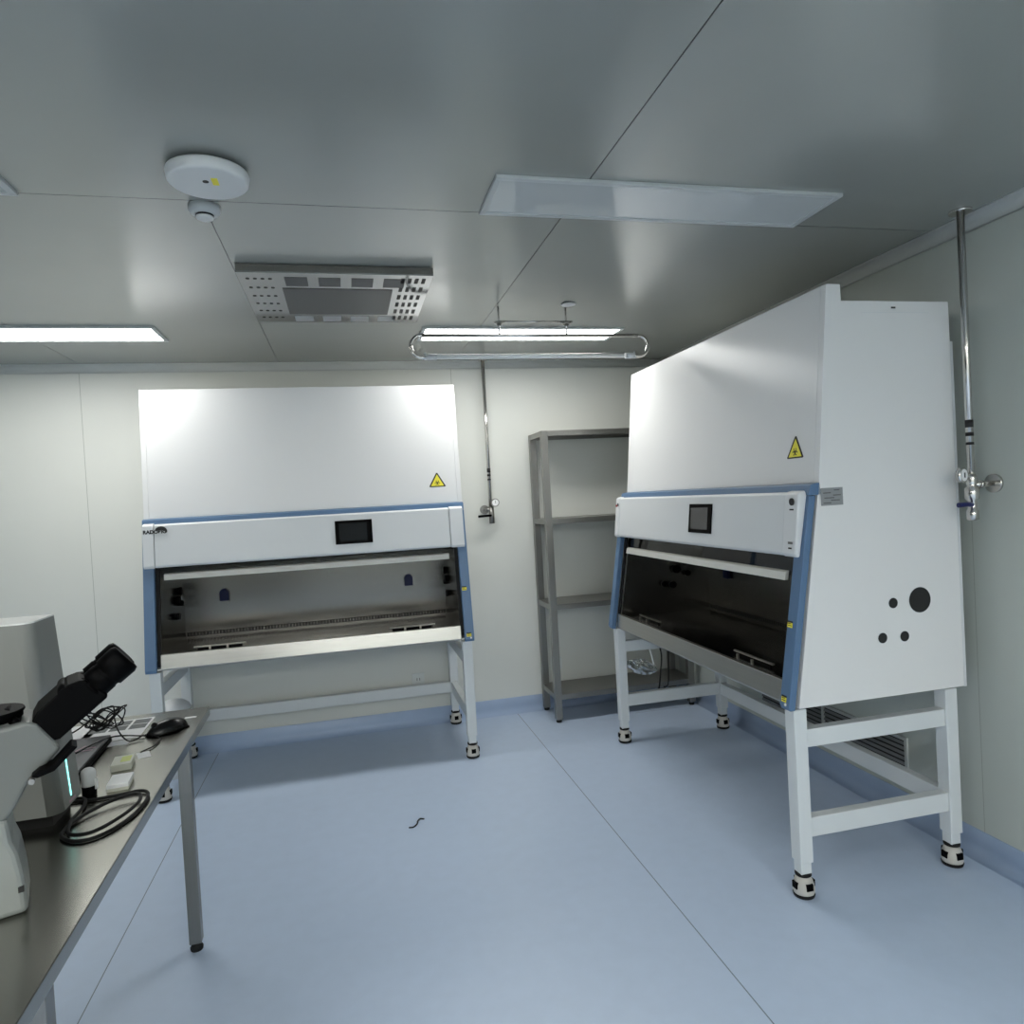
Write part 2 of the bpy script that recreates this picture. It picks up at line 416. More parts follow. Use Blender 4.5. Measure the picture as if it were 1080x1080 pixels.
t = thing('gas_outlet_pipe', (2.45, 2.285, 0), 0, 'steel gas pipe with blue valve lever on the right wall beside the near cabinet', 'gas pipe', 'gas outlet pipes')
mb('chrome').lathe([(.042, H - .009), (.042, H)], (0, 0, 0)).build('ceiling_flange', t)
mb('chrome').cyl((0, 0, 1.62), (0, 0, H - .006), .014).build('pipe', t)
for z0, z1 in ((1.835, 1.865), (1.80, 1.815), (1.765, 1.775)):
    mb('ink').lathe([(.0147, z0), (.0147, z1)], (0, 0, 0)).build('marking_band', t)
mb('chrome').lathe([(.038, -.012), (.038, 0)], (.116, .0, 1.605), 'x', 28).cyl((.116, 0, 1.605), (0, 0, 1.605), .011).lathe([(.016, .035), (.016, .05)], (0, 0, 1.605), 'x', 16).build('wall_bracket', t)
vb = mb('chrome').lathe([(.012, 1.46), (.022, 1.465), (.022, 1.50), (.017, 1.505), (.017, 1.54), (.026, 1.55), (.026, 1.59), (.016, 1.60), (.02, 1.61), (.02, 1.635), (.014, 1.65)], (0, 0, 0), 'z', 24)
vb.build('valve_body', t)
g = mb('chrome').lathe([(.030, 0), (.030, .02)], (-.055, -.02, 1.645), (-.3, 1, 0), 28); g.mat('paper').lathe([(.024, -.001), (.024, .003)], (-.055, -.02, 1.645), (-.3, 1, 0), 24)
g.mat('ink').box(-.057, -.053, -.024, -.021, 1.635, 1.655); g.mat('chrome').cyl((-.03, 0, 1.645), (0, 0, 1.635), .008)
g.build('gauge', t)
mb('handle_blue').tube([(-.02, -.015, 1.525), (-.05, -.025, 1.528), (-.08, -.03, 1.528), (-.10, -.03, 1.527)], .010, 12).build('lever', t, label='dark blue lever')

# ------------------------------------------------------------------ biosafety cabinets
ZB, ZT, ZTT = .765, 2.363, 2.428
UT, UN, UB, ZBL, UF = .577, .512, .662, 1.647, .805
def fu(z): return UB + (UF - UB) * (ZBL - z) / (ZBL - ZB)        # front slope of the side panels

def cabinet(W, loc, rz, label, screen_x, screen_mat, drop=0., hend=.115, bars=None, wide_stand=True, outlets_mat='navy'):
    t = thing('biosafety_cabinet', loc, rz, label, 'biosafety cabinet', 'biosafety cabinets')
    def Y(u): return -u
    side = [(0, ZB), (UF - .02, ZB), (UB - .012, ZBL), (UT, ZTT), (UN, ZTT), (UN, ZT), (0, ZT)]
    for x0, x1 in ((0, .03), (W - .03, W)):
        mb('white').prism([(Y(u), z) for u, z in side], 'x', x0, x1).build('side_panel', t, .002)
    # upper inclined front, top step, lid and back
    up = [(UT, ZTT), (UB - .012, ZBL + .0005), (UB - .032, ZBL + .0005), (UT - .018, ZTT - .02), (UN + .014, ZTT - .02), (UN + .014, ZT - .012), (0.012, ZT - .012), (0.012, ZT), (UN, ZT), (UN, ZTT)]
    mb('white').prism([(Y(u), z) for u, z in up], 'x', .0305, W - .0305).build('upper_housing', t, .002)
    mb('white').box(.0305, W - .0305, 0, Y(.012), ZB, ZT - .013).build('back_panel', t)
    mb('offwhite').box(.10, W - .0, .0, .013, ZB - .002, 2.20).build('rear_cover', t, .001)
    mb('rack').cyl((W - .12, Y(.41), ZT), (W - .12, Y(.41), ZT + .025), .012).build('cable_gland', t)
    # blue trim: band under the upper front, and the two front edge strips
    band = [(UB - .014, ZBL), (UB + .002, ZBL), (UB + .026, ZBL - .006), (fu(1.60) + .028, 1.60), (UB - .02, 1.60)]
    mb('blue').prism([(Y(u), z) for u, z in band], 'x', 0, W).build('blue_band', t, .001)
    for x0, x1 in ((0, .060), (W - .060, W)):
        st = [(fu(1.5985) - .002, 1.5985), (fu(1.5985) + .028, 1.5985), (UF + .026, ZB + .012), (UF + .020, ZB - .006), (UF - .002, ZB - .006)]
        mb('blue').prism([(Y(u), z) for u, z in st], 'x', x0, x1).build('blue_edge_strip', t, .003)
    for x0, x1 in ((.060, .080), (W - .080, W - .060)):
        st = [(fu(1.598) - .018, 1.598), (fu(1.598) - .004, 1.598), (UF - .012, .80), (UF - .026, .80)]
        mb('rubber').prism([(Y(u), z) for u, z in st], 'x', x0, x1).build('sash_seal', t)
    # control panel box
    cp = [(UB + .032, 1.596), (.712, 1.616), (.730, 1.606), (.755, 1.372), (.748, 1.360), (fu(1.36) + .0285, 1.360)]
    mb('offwhite').prism([(Y(u), z) for u, z in cp], 'x', .072, W - .105).build('control_panel', t, .003)
    ec = [(UB + .032, 1.599), (.700, 1.621), (.727, 1.616), (.735, 1.606), (.760, 1.372), (.752, 1.357), (fu(1.357) + .0285, 1.357)]
    caps = []
    for x0, x1, inner in ((.010, .070, 1), (W - .103, W - .016, -1)):
        c = mb('cap').prism([(Y(u), z) for u, z in ec], 'x', x0, x1).build('end_cap', t, .012 if W > 1.93 else .004, 3)
        caps.append(c)
    def front(u0, z):   # position on the sloping control face
        return -(.730 + (1.606 - z) / .234 * .025) - u0
    tilt = math.atan2(.025, .234)
    # touch screen
    s0, s1 = screen_x - .115, screen_x + .115
    b = mb('black'); zc = 1.498
    o = b.box(-.113, .113, -.006, .004, -.073, .073).build('touch_screen', t, .002); o.location = (screen_x, front(.001, zc), zc); o.rotation_euler = (tilt * -1, 0, 0)
    b = mb(screen_mat).box(-.088, .082, -.0072, -.006, -.055, .055).build('display', o)
    # brand lettering and swoosh on the left end
    lg = text_mesh('brand_lettering', 'RADOBIO', .029, 'ink', t, (.014, front(.006, 1.565), 1.562), (pi / 2 - tilt, 0, 0), bold=.0014) if W < 1.93 else None
    sw = mb('ink')
    if W < 1.93:
        arc = [(.112 + .034 * cos(a), 1.572 + .030 * sin(a)) for a in [rad(150 - 160 * k / 10) for k in range(11)]]
        arc2 = [(.108 + .026 * cos(a), 1.568 + .012 * sin(a)) for a in [rad(150 - 160 * k / 10) for k in range(11)]][::-1]
        sw.prism(arc + arc2, 'y', front(.007, 1.58), front(.009, 1.58))
        sw.build('brand_swoosh', t)
    else:
        sw.lathe([(.011, 0), (.011, .0015)], (.055, front(.008, 1.57), 1.57), 'y', 14, False)
        sw.mat('red').box(.018, .042, front(.006, 1.562), front(.0072, 1.562), 1.556, 1.57); sw.build('brand_emblem', t)
    # key switch and socket on the right cap
    if W > 1.93:
     k = mb('ink').lathe([(.015, 0), (.015, .004)], (W - .05, front(.010, 1.577), 1.577), 'y', 18, False)
     k.box(W - .062, W - .036, front(.0065, 1.545), front(.0078, 1.545), 1.543, 1.549); k.build('key_switch', t)
     k = mb('rack').box(W - .062, W - .034, front(.0065, 1.415), front(.0080, 1.415), 1.409, 1.419); k.mat('ink').box(W - .058, W - .038, front(.0065, 1.392), front(.0080, 1.392), 1.390, 1.396)
     k.build('data_port', t)
    # sash and handle
    xs0, xs1 = .082, W - .082
    def su(z): return fu(z) - .022
    gl = [(su(1.60), 1.60), (su(1.300 - drop), 1.300 - drop), (su(1.300 - drop) - .006, 1.300 - drop), (su(1.60) - .006, 1.60)]
    mb('glass').prism([(Y(u), z) for u, z in gl], 'x', xs0, xs1).build('sash_glass', t)
    hz0, hz1 = 1.282 - drop, 1.322 - drop
    mb('handle_white').prism([(Y(su(hz0) + .002), hz0), (Y(su(hz0) + .020), hz0), (Y(su(hz1) + .020), hz1 - .006), (Y(su(hz1) + .002), hz1)], 'x', .105, W - hend).build('sash_handle', t, .003)
    # interior chamber
    ub = .13
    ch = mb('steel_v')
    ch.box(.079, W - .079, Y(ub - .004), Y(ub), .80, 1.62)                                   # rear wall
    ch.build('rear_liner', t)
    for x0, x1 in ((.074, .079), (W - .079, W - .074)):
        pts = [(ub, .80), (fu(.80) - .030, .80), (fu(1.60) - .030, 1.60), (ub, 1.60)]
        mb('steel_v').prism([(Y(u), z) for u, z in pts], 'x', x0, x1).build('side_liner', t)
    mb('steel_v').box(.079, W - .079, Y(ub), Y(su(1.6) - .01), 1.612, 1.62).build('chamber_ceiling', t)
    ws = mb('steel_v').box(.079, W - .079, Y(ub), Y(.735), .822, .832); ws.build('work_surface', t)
    sl = mb('ink').box(.085, W - .085, Y(ub), Y(ub + .002), .844, .870); n = 84; sl.mat('steel_v')
    for k in range(n):
        xx = .10 + (W - .20) * k / (n - 1); sl.box(xx - .004, xx + .004, Y(ub + .002), Y(ub + .004), .848, .866)
    sl.build('air_slots', t)
    # front lip of the tray
    lp = [(.735, .834), (.765, .856), (.790, .858), (UF - .002, .775), (UF - .010, ZB), (.735, ZB)]
    mb('steel').prism([(Y(u), z) for u, z in lp], 'x', .079, W - .079).build('front_tray', t, .002)
    mb('steel_v').box(.031, W - .031, Y(.013), Y(.734), ZB, .80).build('underside_pan', t)
    for hx0, hx1, hu in bars:
        q = mb('steel').box(hx0, hx1, Y(hu), Y(hu + .012), .848, .856)
        q.build('tray_bar', t, .001)
        for hx in (hx0 + .1, hx1 - .1):
            mb('steel').box(hx - .006, hx + .006, Y(hu + .045), Y(hu + .055), .832, .858).build('tray_lug', t, .001)
        mb('black').box(hx0 + .02, hx1 - .02, Y(hu + .002), Y(hu + .010), .832, .848).build('tray_bar_base', t)
    for ox, oz in ((.335, 1.105), (W - .34, 1.105)):
        q = mb(outlets_mat).prism([(ox - .03, oz - .04), (ox + .03, oz - .04), (ox + .03, oz + .022), (ox + .012, oz + .042), (ox - .012, oz + .042), (ox - .03, oz + .022)], 'y', Y(ub), Y(ub + .022))
        q.build('socket_cover', t, .004)
    for sx, xx in ((1, .079), (-1, W - .079)):
        for uu, zz, rr in ((.31, 1.17, .026), (.37, 1.12, .026), (.29, 1.09, .018), (.40, 1.02, .022), (.46, 1.03, .018)):
            mb('black').cyl((xx, Y(uu), zz), (xx + sx * .03, Y(uu), zz), rr, 16).build('service_fitting', t)
    # warning triangle on the upper front
    txc, tzc = W - .155, 1.793
    def yy(z): return -(UT + (UB - .012 - UT) * (ZTT - z) / (ZTT - ZBL))
    o = mb('ink').prism([(-.050, -.040), (.050, -.040), (.054, -.036), (.004, .052), (-.004, .052), (-.054, -.036)], 'y', -.0005, -.0015)
    o.mat('yellow').prism([(-.043, -.034), (.043, -.034), (0, .042)], 'y', -.0015, -.0020)
    def ring(cx, cz, r0, r1, a0=0, a1=360):
        P1 = [(cx + r1 * cos(rad(a0 + (a1 - a0) * k / 14)), cz + r1 * sin(rad(a0 + (a1 - a0) * k / 14))) for k in range(15)]
        P2 = [(cx + r0 * cos(rad(a0 + (a1 - a0) * k / 14)), cz + r0 * sin(rad(a0 + (a1 - a0) * k / 14))) for k in range(15)][::-1]
        o.prism(P1 + P2, 'y', -.0020, -.0025)
    o.mat('ink'); ring(0, -.014, .002, .006, 0, 330)
    for a in (90, 210, 330):
        ring(.010 * cos(rad(a)), -.014 + .010 * sin(rad(a)), .0055, .0092, a + 40, a + 320)
    ws = o.build('biohazard_sign', t, label='yellow triangular biohazard sign')
    ws.location = (txc, yy(tzc), tzc); ws.rotation_euler = (-math.atan2(UB - .012 - UT, ZTT - ZBL), 0, 0)
    # small stickers on the right strip
    for zz, xx in ((1.09, W - .040), (.80, W - .034)):
        q = mb('ink').box(-.015, .015, -.0015, 0, .009, .016); q.mat('yellow').box(-.015, .015, -.0015, 0, -.010, .009)
        q.mat('ink').box(-.012, .012, -.002, -.0014, -.004, -.001).box(-.012, .006, -.002, -.0014, .004, .007)
        o = q.build('warning_sticker', t); o.location = (xx, Y(fu(zz) + .0285), zz); o.rotation_euler = (-math.atan2(UF - UB, ZBL - ZB), 0, 0)
    mb('white').cyl((W - .022, Y(fu(.782) + .020), .782), (W - .022, Y(fu(.782) + .031), .782), .006, 12).build('screw_cap', t)
    # right side: service openings and rating plate
    for uu, zz, rr in ((.204, 1.145, .052), (.333, 1.143, .021), (.390, 1.006, .021), (.285, 1.003, .021)):
        q = mb('cap').lathe([(rr + .003, 0), (rr + .003, .0015)], (W, Y(uu), zz), 'x', 36, False)
        q.mat('ink').lathe([(rr, 0), (rr, .0025)], (W, Y(uu), zz), 'x', 36, False); q.build('service_hole', t)
    q = mb('plate').box(W, W + .0015, Y(.545), Y(.645), 1.555, 1.625); q.mat('plate_ink')
    for k, (a, b_) in enumerate(((.60, .635), (.56, .60), (.585, .63), (.555, .59), (.60, .635), (.56, .585))):
        q.box(W + .001, W + .002, Y(a), Y(b_), 1.563 + .010 * k, 1.567 + .010 * k)
    q.build('rating_plate', t)
    mb('ink').box(W, W + .002, Y(.26), Y(.28), 2.333, 2.340).build('screw', t)
    mb('cap').box(W, W + .0012, Y(.10), Y(.42), 2.316, 2.318).build('lid_joint', t)
    # ---- stand
    ulf, ulr, lw = .773, .055, .062
    for sx in (0, 1):
        for uu in (ulf, ulr):
            cx = .012 + lw / 2 if sx == 0 else W - .012 - lw / 2
            leg = mb('stand').box(cx - lw / 2, cx + lw / 2, Y(uu) - lw / 2 + .002, Y(uu) + lw / 2 - .002, .142, ZB - .008).build('leg', t, .004)
            mb('stand').box(cx - .024, cx + .024, Y(uu) - .024, Y(uu) + .024, .096, .142).build('leg_extension', leg, .003)
            mb('rubber').lathe([(.028, .084), (.032, .087), (.032, .096), (.028, .098)], (cx, Y(uu), 0), 'z', 24).build('caster_collar', leg)
            c = mb('caster').lathe([(.018, .006), (.038, .010), (.042, .024), (.040, .050), (.033, .072), (.028, .084)], (cx, Y(uu), 0), 'z', 24)
            c.mat('black')
            for a in (0, 90, 180, 270):
                dx, dy = cos(rad(a)), sin(rad(a))
                Tm = Matrix.Translation((cx + dx * .0355, Y(uu) + dy * .0355, .050)) @ Matrix.Rotation(rad(a), 4, 'Z')
                c.T = Tm; c.box(-.004, .0070, -.014, .014, -.013, .013); c.T = Matrix.Identity(4)
            c.build('caster_body', leg)
            w = mb('rubber').lathe([(.026, 0), (.040, .003), (.043, .013), (.038, .018)], (cx, Y(uu), 0), 'z', 24); w.build('caster_tread', leg)
        cx = .012 + lw / 2 if sx == 0 else W - .012 - lw / 2
        for z0, z1 in ((.600, .672), (.240, .318)):
            mb('stand').box(cx - .022, cx + .022, Y(ulf - lw / 2 + .003), Y(ulr + lw / 2 - .003), z0, z1).build('side_rail', t, .003)
    mb('stand').box(.012 + lw - .002, W - .012 - lw + .002, Y(.035), Y(.078), .240, .318).build('rear_rail', t, .003)
    return t

cabinet(1.918, (-1.178, 5.164, 0), rad(-.04), 'large white biosafety cabinet with blue trim standing against the back wall', 1.212, 'screen', bars=((.22, .52, .60), (1.918 - .52, 1.918 - .22, .60)))
W2 = 1.944
a = rad(-.302)
c2 = cabinet(W2, (2.4612 - W2 * sin(a), 2.3697 + W2 * cos(a), 0), a - pi / 2, 'large white biosafety cabinet along the right wall, its white side panel facing the viewer', 1.150, 'screen2', .030, .145, ((.15, .45, .66), (W2 - .66, W2 - .34, .66)))

# ------------------------------------------------------------------ steel rack
t = thing('storage_rack', (1.39, 5.17, 0), 0, 'grey steel four-tier storage rack in the back corner behind the near cabinet', 'storage rack')
RW, RD, RH = 1.11, .365, 2.125
for x0 in (0, RW - .048):
    for y1 in (0, -RD + .048):
        p = mb('rack').box(x0, x0 + .048, y1 - .048, y1, .022, RH).build('post', t, .002)
        mb('rubber').lathe([(.020, 0), (.022, .012), (.014, .024)], (x0 + .024, y1 - .024, 0), 'z', 16).build('foot', p)
for z in (RH, 1.485, .862, .205):
    s = mb('rack')
    s.box(.002, RW - .002, -RD + .002, -.002, z - .012, z - .001)
    s.box(.048, RW - .048, -RD + .003, -RD + .010, z - .040, z - .012).box(.048, RW - .048, -.010, -.003, z - .040, z - .012)
    s.box(.003, .010, -RD + .048, -.048, z - .040, z - .012).box(RW - .010, RW - .003, -RD + .048, -.048, z - .040, z - .012)
    s.build('shelf', t, .001)

# ------------------------------------------------------------------ wall socket boxes, return air grille
t = thing('wall_socket', (.443, D, .34), 0, 'white wall socket low on the back wall under the far cabinet', 'socket', 'wall sockets')
mb('socket').box(-.045, .045, -.008, 0, -.045, .045).build('plate', t, .002)
mb('ink').box(-.012, -.008, -.009, -.008, -.01, .01).box(.008, .012, -.009, -.008, -.01, .01).build('pin_slots', t)
t = thing('wall_socket', (1.52, D, .34), 0, 'white wall socket on the back wall behind the steel rack', 'socket', 'wall sockets')
mb('socket').box(-.045, .045, -.008, 0, -.045, .045).build('plate', t, .002)
mb('ink').box(-.012, -.008, -.009, -.008, -.01, .01).box(.008, .012, -.009, -.008, -.01, .01).build('pin_slots', t)

t = thing('return_air_grille', (R, 2.80, .205), 0, 'long louvred return air grille low on the right wall behind the near cabinet', 'air grille')
GL, GH = 1.22, .185
f = mb('grille').box(-.012, 0, 0, GL, 0, .016).box(-.012, 0, 0, GL, GH - .016, GH).box(-.012, 0, 0, .016, .016, GH - .016).box(-.012, 0, GL - .016, GL, .016, GH - .016).box(-.012, 0, GL / 2 - .01, GL / 2 + .01, .016, GH - .016)
f.build('grille_frame', t, .001)
mb('ink').box(-.002, 0, .016, GL - .016, .016, GH - .016).build('grille_cavity', t)
s = mb('grille_slat')
for k in range(6):
    z = .030 + k * .025
    s.prism([(-.012, z - .008), (-.010, z - .009), (-.003, z + .004), (-.005, z + .005)], 'y', .016, GL - .016)
s.build('louvres', t)

# ------------------------------------------------------------------ under the near cabinet: bag and cables
t = thing('plastic_bag', (1.88, 4.365, .46), 0, 'crumpled clear plastic bag hanging under the far end of the near cabinet', 'plastic bag')
b = MB().mat('bag'); n, m_ = 14, 20; vs = []; fs = []
for i in range(n + 1):
    th = pi * i / n
    for j in range(m_):
        ph = 2 * pi * j / m_
        r = 1 + .16 * sin(5 * ph + 3 * th) + .12 * sin(9 * ph - 4 * th) + .08 * sin(17 * ph + 7 * th)
        x = .105 * sin(th) * cos(ph) * r; y = .05 * sin(th) * sin(ph) * r; z = .045 * cos(th) * (1 + .2 * sin(4 * ph)) - .25 * x
        vs.append((x, y, z))
for i in range(n):
    for j in range(m_): fs.append((i * m_ + j, i * m_ + (j + 1) % m_, (i + 1) * m_ + (j + 1) % m_, (i + 1) * m_ + j))
b.add(vs, fs); b.build('bag_body', t)
mb('bin').tube([(.095, 0, -.035), (.085, 0, .04), (.06, 0, .16), (.055, 0, .30)], .006, 8).build('strap', t)

t = thing('power_cable', (2.05, 4.45, 0), 0, 'black cable hanging down under the far end of the near cabinet', 'cable')
mb('rubber').tube([(-.01, 0, .76), (.0, .01, .62), (.02, .0, .5), (.01, .01, .36), (.0, .02, .27), (.03, .10, .235), (.10, .13, .226)], .006, 8).tube([(.12, .1, .76), (.125, .1, .55), (.12, .11, .35), (.12, .13, .25), (.10, .16, .228)], .004, 8).build('cord', t)

# ------------------------------------------------------------------ bin behind the table
t = thing('waste_bin', (-1.155, 4.80, 0), 0, 'round white bin with a domed lid standing under the left end of the far cabinet', 'bin')
mb('bin').lathe([(.08, 0), (.085, .01), (.10, .40), (.104, .405), (.104, .42)], (0, 0, 0), 'z', 36).build('body', t)
mb('bin').lathe([(.106, .42), (.106, .432), (.095, .455), (.07, .475), (.03, .487), (.001, .489)], (0, 0, 0), 'z', 36).build('lid', t)
mb('chrome').tube([(.112 * cos(rad(a_)), .112 * sin(rad(a_)), .425) for a_ in range(0, 360, 30)], .004, 8, closed=True, sub=3).build('rim', t)

# ------------------------------------------------------------------ floor debris
t = tag(mb('rubber').tube([(-.045, -.035, .004), (-.02, -.035, .004), (.0, -.005, .004), (.005, .02, .005), (.02, .045, .004), (.04, .035, .004)], .0035, 8).build('wire_scrap'),
        'small black curled piece of wire lying on the blue floor', 'wire')
t.location = (.256, 3.582, 0)

# ------------------------------------------------------------------ steel table at left
TZ = .90
t = thing('steel_table', (-.573, 2.93, 0), rad(1.29), 'grey stainless steel workbench at the lower left carrying the microscope', 'table')
TL, TW = 2.9, .76
mb('table').box(-TW, 0, -TL, 0, TZ - .034, TZ).build('tabletop', t, .002)
mb('steel_v').box(-TW + .05, -.045, -TL + .06, -.05, TZ - .07, TZ - .0345).build('apron', t)
for x, y in ((-.085, -.085), (-TW + .085, -.085), (-.085, -1.45), (-TW + .085, -1.45), (-.085, -TL + .08), (-TW + .085, -TL + .08)):
    leg = mb('rack').box(x - .022, x + .022, y - .022, y + .022, .03, TZ - .06).build('leg', t, .003)
    mb('rubber').lathe([(.022, 0), (.024, .01), (.012, .03)], (x, y, 0), 'z', 16).build('foot', leg)

# ------------------------------------------------------------------ desktop computer tower
t = thing('computer_tower', (-.74, 1.93, TZ), 0, 'tall grey computer tower with cyan light strip on the table behind the microscope', 'computer')
DY = .14; ZH = .515
def ring_(front, rr=.030, n=8):
    p = [(-.47, DY), (-.47, 0)]
    p += [(front - rr + rr * sin(pi / 2 * k / n), rr - rr * cos(pi / 2 * k / n)) for k in range(n + 1)]
    return p + [(front, DY)]
ra, rb = ring_(.003), ring_(-.033)
nn = len(ra)
cb = mb('pc'); cb.add([(x, y, .03) for x, y in ra] + [(x, y, ZH - .004) for x, y in rb], [(i, (i + 1) % nn, nn + (i + 1) % nn, nn + i) for i in range(nn)] + [tuple(range(nn))[::-1]])
cb.build('case', t)
for p_ in t.children[-1].data.polygons: p_.use_smooth = 2 <= p_.index <= 9
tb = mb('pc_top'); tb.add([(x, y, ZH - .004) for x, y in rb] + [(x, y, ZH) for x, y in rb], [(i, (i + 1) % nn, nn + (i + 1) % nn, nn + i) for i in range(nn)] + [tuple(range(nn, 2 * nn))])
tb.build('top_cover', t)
def fx(z): return .0032 - (z - .03) * .036 / (ZH - .036)
mb('led').prism([(fx(.05), .05), (fx(.05) + .001, .05), (fx(.165) + .001, .165), (fx(.165), .165)], 'y', .073, .079).build('light_strip', t, label='glowing cyan light strip')
mb('laptop_logo').prism([(fx(.035), .035), (fx(.035) + .001, .035), (fx(.042) + .001, .042), (fx(.042), .042)], 'y', .06, .10).build('model_mark', t)
mb('rubber').box(-.45, -.020, .014, DY - .014, 0, .03).build('plinth', t)

# ------------------------------------------------------------------ laptop, sheets, mouse, cables, small boxes
t = thing('laptop', (-.81, 2.24, TZ), rad(2.5), 'closed dark grey laptop lying on the table behind the computer tower', 'laptop')
mb('black').box(-.33, .004, .0, .36, .004, .018).build('base', t, .003)
mb('laptop').box(-.33, .0, .0, .365, .018, .027).build('lid', t, .003)
lg = mb('laptop_logo'); lg.prism([(-.068, .215), (-.062, .215), (-.045, .265), (-.051, .265)], 'z', .0272, .028)
lg.prism([(-.050, .21), (-.015, .21), (-.015, .218), (-.050, .218)], 'z', .0272, .028).prism([(-.044, .235), (-.012, .235), (-.012, .241), (-.044, .241)], 'z', .0272, .028)
lg.build('lid_mark', t)
mb('rubber').box(-.31, -.28, .02, .34, 0, .004).box(-.04, -.01, .02, .34, 0, .004).build('foot', t)

t = thing('printed_sheet', (-.745, 2.62, TZ + .0005), rad(2), 'white sheet printed with dark grey rectangles, on the table by the mouse', 'paper')
mb('paper').box(-.20, .0, .0, .245, 0, .001).build('sheet', t)
g = mb('paper_grey')
for i in range(3):
    for j in range(2): g.box(-.19 + i * .064, -.135 + i * .064, .115 + j * .062, .170 + j * .062, .001, .0014)
g.build('print', t)
t = thing('white_sheet', (-.955, 2.64, TZ + .0005), rad(-4), 'plain white sheet of paper on the table behind the microscope eyepiece', 'paper')
mb('paper').box(-.17, .03, .0, .21, 0, .001).build('sheet', t)
t = thing('printed_sheet', (-.765, 2.56, TZ), rad(2), 'narrow white printed strip on the table between laptop and mouse', 'paper')
mb('paper').box(-.10, .0, .0, .05, .0, .002).build('sheet', t)

t = mouse = thing('computer_mouse', (-.662, 2.655, TZ), rad(42), 'large black computer mouse with a tangled thin cord, near the far corner of the table', 'mouse')
b = MB().mat('gloss_black'); n, m_ = 12, 28; vs = []; fs = []
for i in range(n + 1):
    tt = i / n * pi / 2
    for j in range(m_):
        ph = 2 * pi * j / m_
        x = .074 * cos(tt) ** .75 * cos(ph); y = .034 * cos(tt) ** .8 * sin(ph) * (1 - .12 * cos(2 * ph))
        z = .004 + .040 * sin(tt) * (1 - .25 * (x / .074 - .2) ** 2)
        vs.append((x, y, z))
for i in range(n):
    for j in range(m_): fs.append((i * m_ + j, i * m_ + (j + 1) % m_, (i + 1) * m_ + (j + 1) % m_, (i + 1) * m_ + j))
b.add(vs, fs, True); b.add([vs[j] for j in range(m_)], [list(range(m_))[::-1]]); b.build('shell', t)
mb('black').box(-.068, .068, -.028, .028, 0, .006).build('underside', t, .003)
mb('rubber').lathe([(.010, -.004), (.010, .004)], (-.045, 0, .034), 'y', 16).build('scroll_wheel', t)

tg = []
import random
rnd = random.Random(4)
c0 = Vector((-.872, 2.66, TZ))
def P(x, y, z): return (c0.x + x, c0.y + y, TZ + z)
tang = [(-.725, 2.605, TZ + .012), (-.76, 2.57, TZ + .006), (-.80, 2.60, TZ + .035)]
for k in range(46):
    a_ = k * 1.15; rr = .034 + .014 * sin(k * 2.3)
    tang.append(P(rr * cos(a_) * 1.25 + .03 * sin(k * .21), rr * sin(a_) * .9, .070 + .032 * sin(a_ * .83 + k * .35)))
tang += [P(-.06, -.02, .05), P(-.10, -.08, .034), P(-.02, -.20, .030), P(.0, -.24, .032), P(.03, -.16, .033), P(.06, -.06, .02), P(.13, -.04, .006), P(.20, -.08, .004), P(.21, -.16, .004), P(.18, -.22, .004)]
MI = (Matrix.Translation((-.662, 2.655, TZ)) @ Matrix.Rotation(rad(42), 4, 'Z')).inverted()
mb('rubber').tube([tuple(MI @ Vector(p)) for p in tang], .0024, 6, sub=5).build('cord', mouse)

loopp = [(-.80, 2.085, .007), (-.73, 2.075, .007), (-.66, 2.08, .007), (-.60, 2.09, .008), (-.572, 2.06, .008), (-.565, 1.99, .008), (-.58, 1.90, .007), (-.62, 1.83, .007), (-.67, 1.82, .007), (-.715, 1.87, .008), (-.705, 1.95, .010), (-.66, 2.02, .014), (-.61, 2.05, .016), (-.583, 2.03, .018), (-.575, 1.97, .018), (-.60, 1.89, .017), (-.64, 1.835, .016), (-.69, 1.85, .014), (-.715, 1.93, .012), (-.72, 2.03, .009), (-.74, 2.092, .007), (-.79, 2.105, .007)]
o = mb('rubber').tube([(x, y, TZ + z - .002) for x, y, z in loopp], .0045, 10, sub=6).build('coiled_power_cable')
tag(o, 'thick black cable coiled in a loop on the table in front of the computer tower', 'cable')

def slide_box(loc, rz, label, top, mark):
    t = thing('slide_box', loc, rz, label, 'box', 'slide boxes on the table')
    mb('cream').box(-.027, .027, -.042, .042, 0, .011).build('box_base', t, .001)
    mb(top).box(-.028, .028, -.043, .043, .0085, .020).build('box_lid', t, .0015)
    if mark: mb('lime').box(-.005, .022, -.02, .03, .020, .0205).build('lid_label', t)
    return t
slide_box((-.713, 2.337, TZ), rad(8), 'small white slide box with a lime green label on the table', 'cream', True)
slide_box((-.672, 2.170, TZ), rad(6), 'small plain white slide box on the table in front of the lime-labelled one', 'paper', False)
t = tag(mb('paper').box(-.018, .018, -.03, .03, 0, .0008).build('paper_slip'), 'small pale paper slip on the table right of the slide boxes', 'paper')
t.location = (-.677, 2.42, TZ + .0003); t.rotation_euler = (0, 0, rad(20))
t = tag(mb('paper').box(-.020, .020, -.008, .008, 0, .0008).build('paper_label'), 'tiny pale label stuck near the far right corner of the table', 'label')
t.location = (-.615, 2.80, TZ + .0003)

t = thing('small_bottle', (-.735, 2.12, TZ), 0, 'small round white-topped bottle with a black base, beside the computer tower', 'bottle')
mb('black').lathe([(.017, 0), (.018, .003), (.018, .030)], (0, 0, 0), 'z', 28).build('base', t)
mb('ap').lathe([(.0175, .030), (.0185, .033), (.0185, .065), (.0165, .072), (.010, .077), (.001, .079)], (0, 0, 0), 'z', 28).build('cap', t)
mb('paper').box(.017, .021, -.008, .004, .020, .048).build('tab', t)

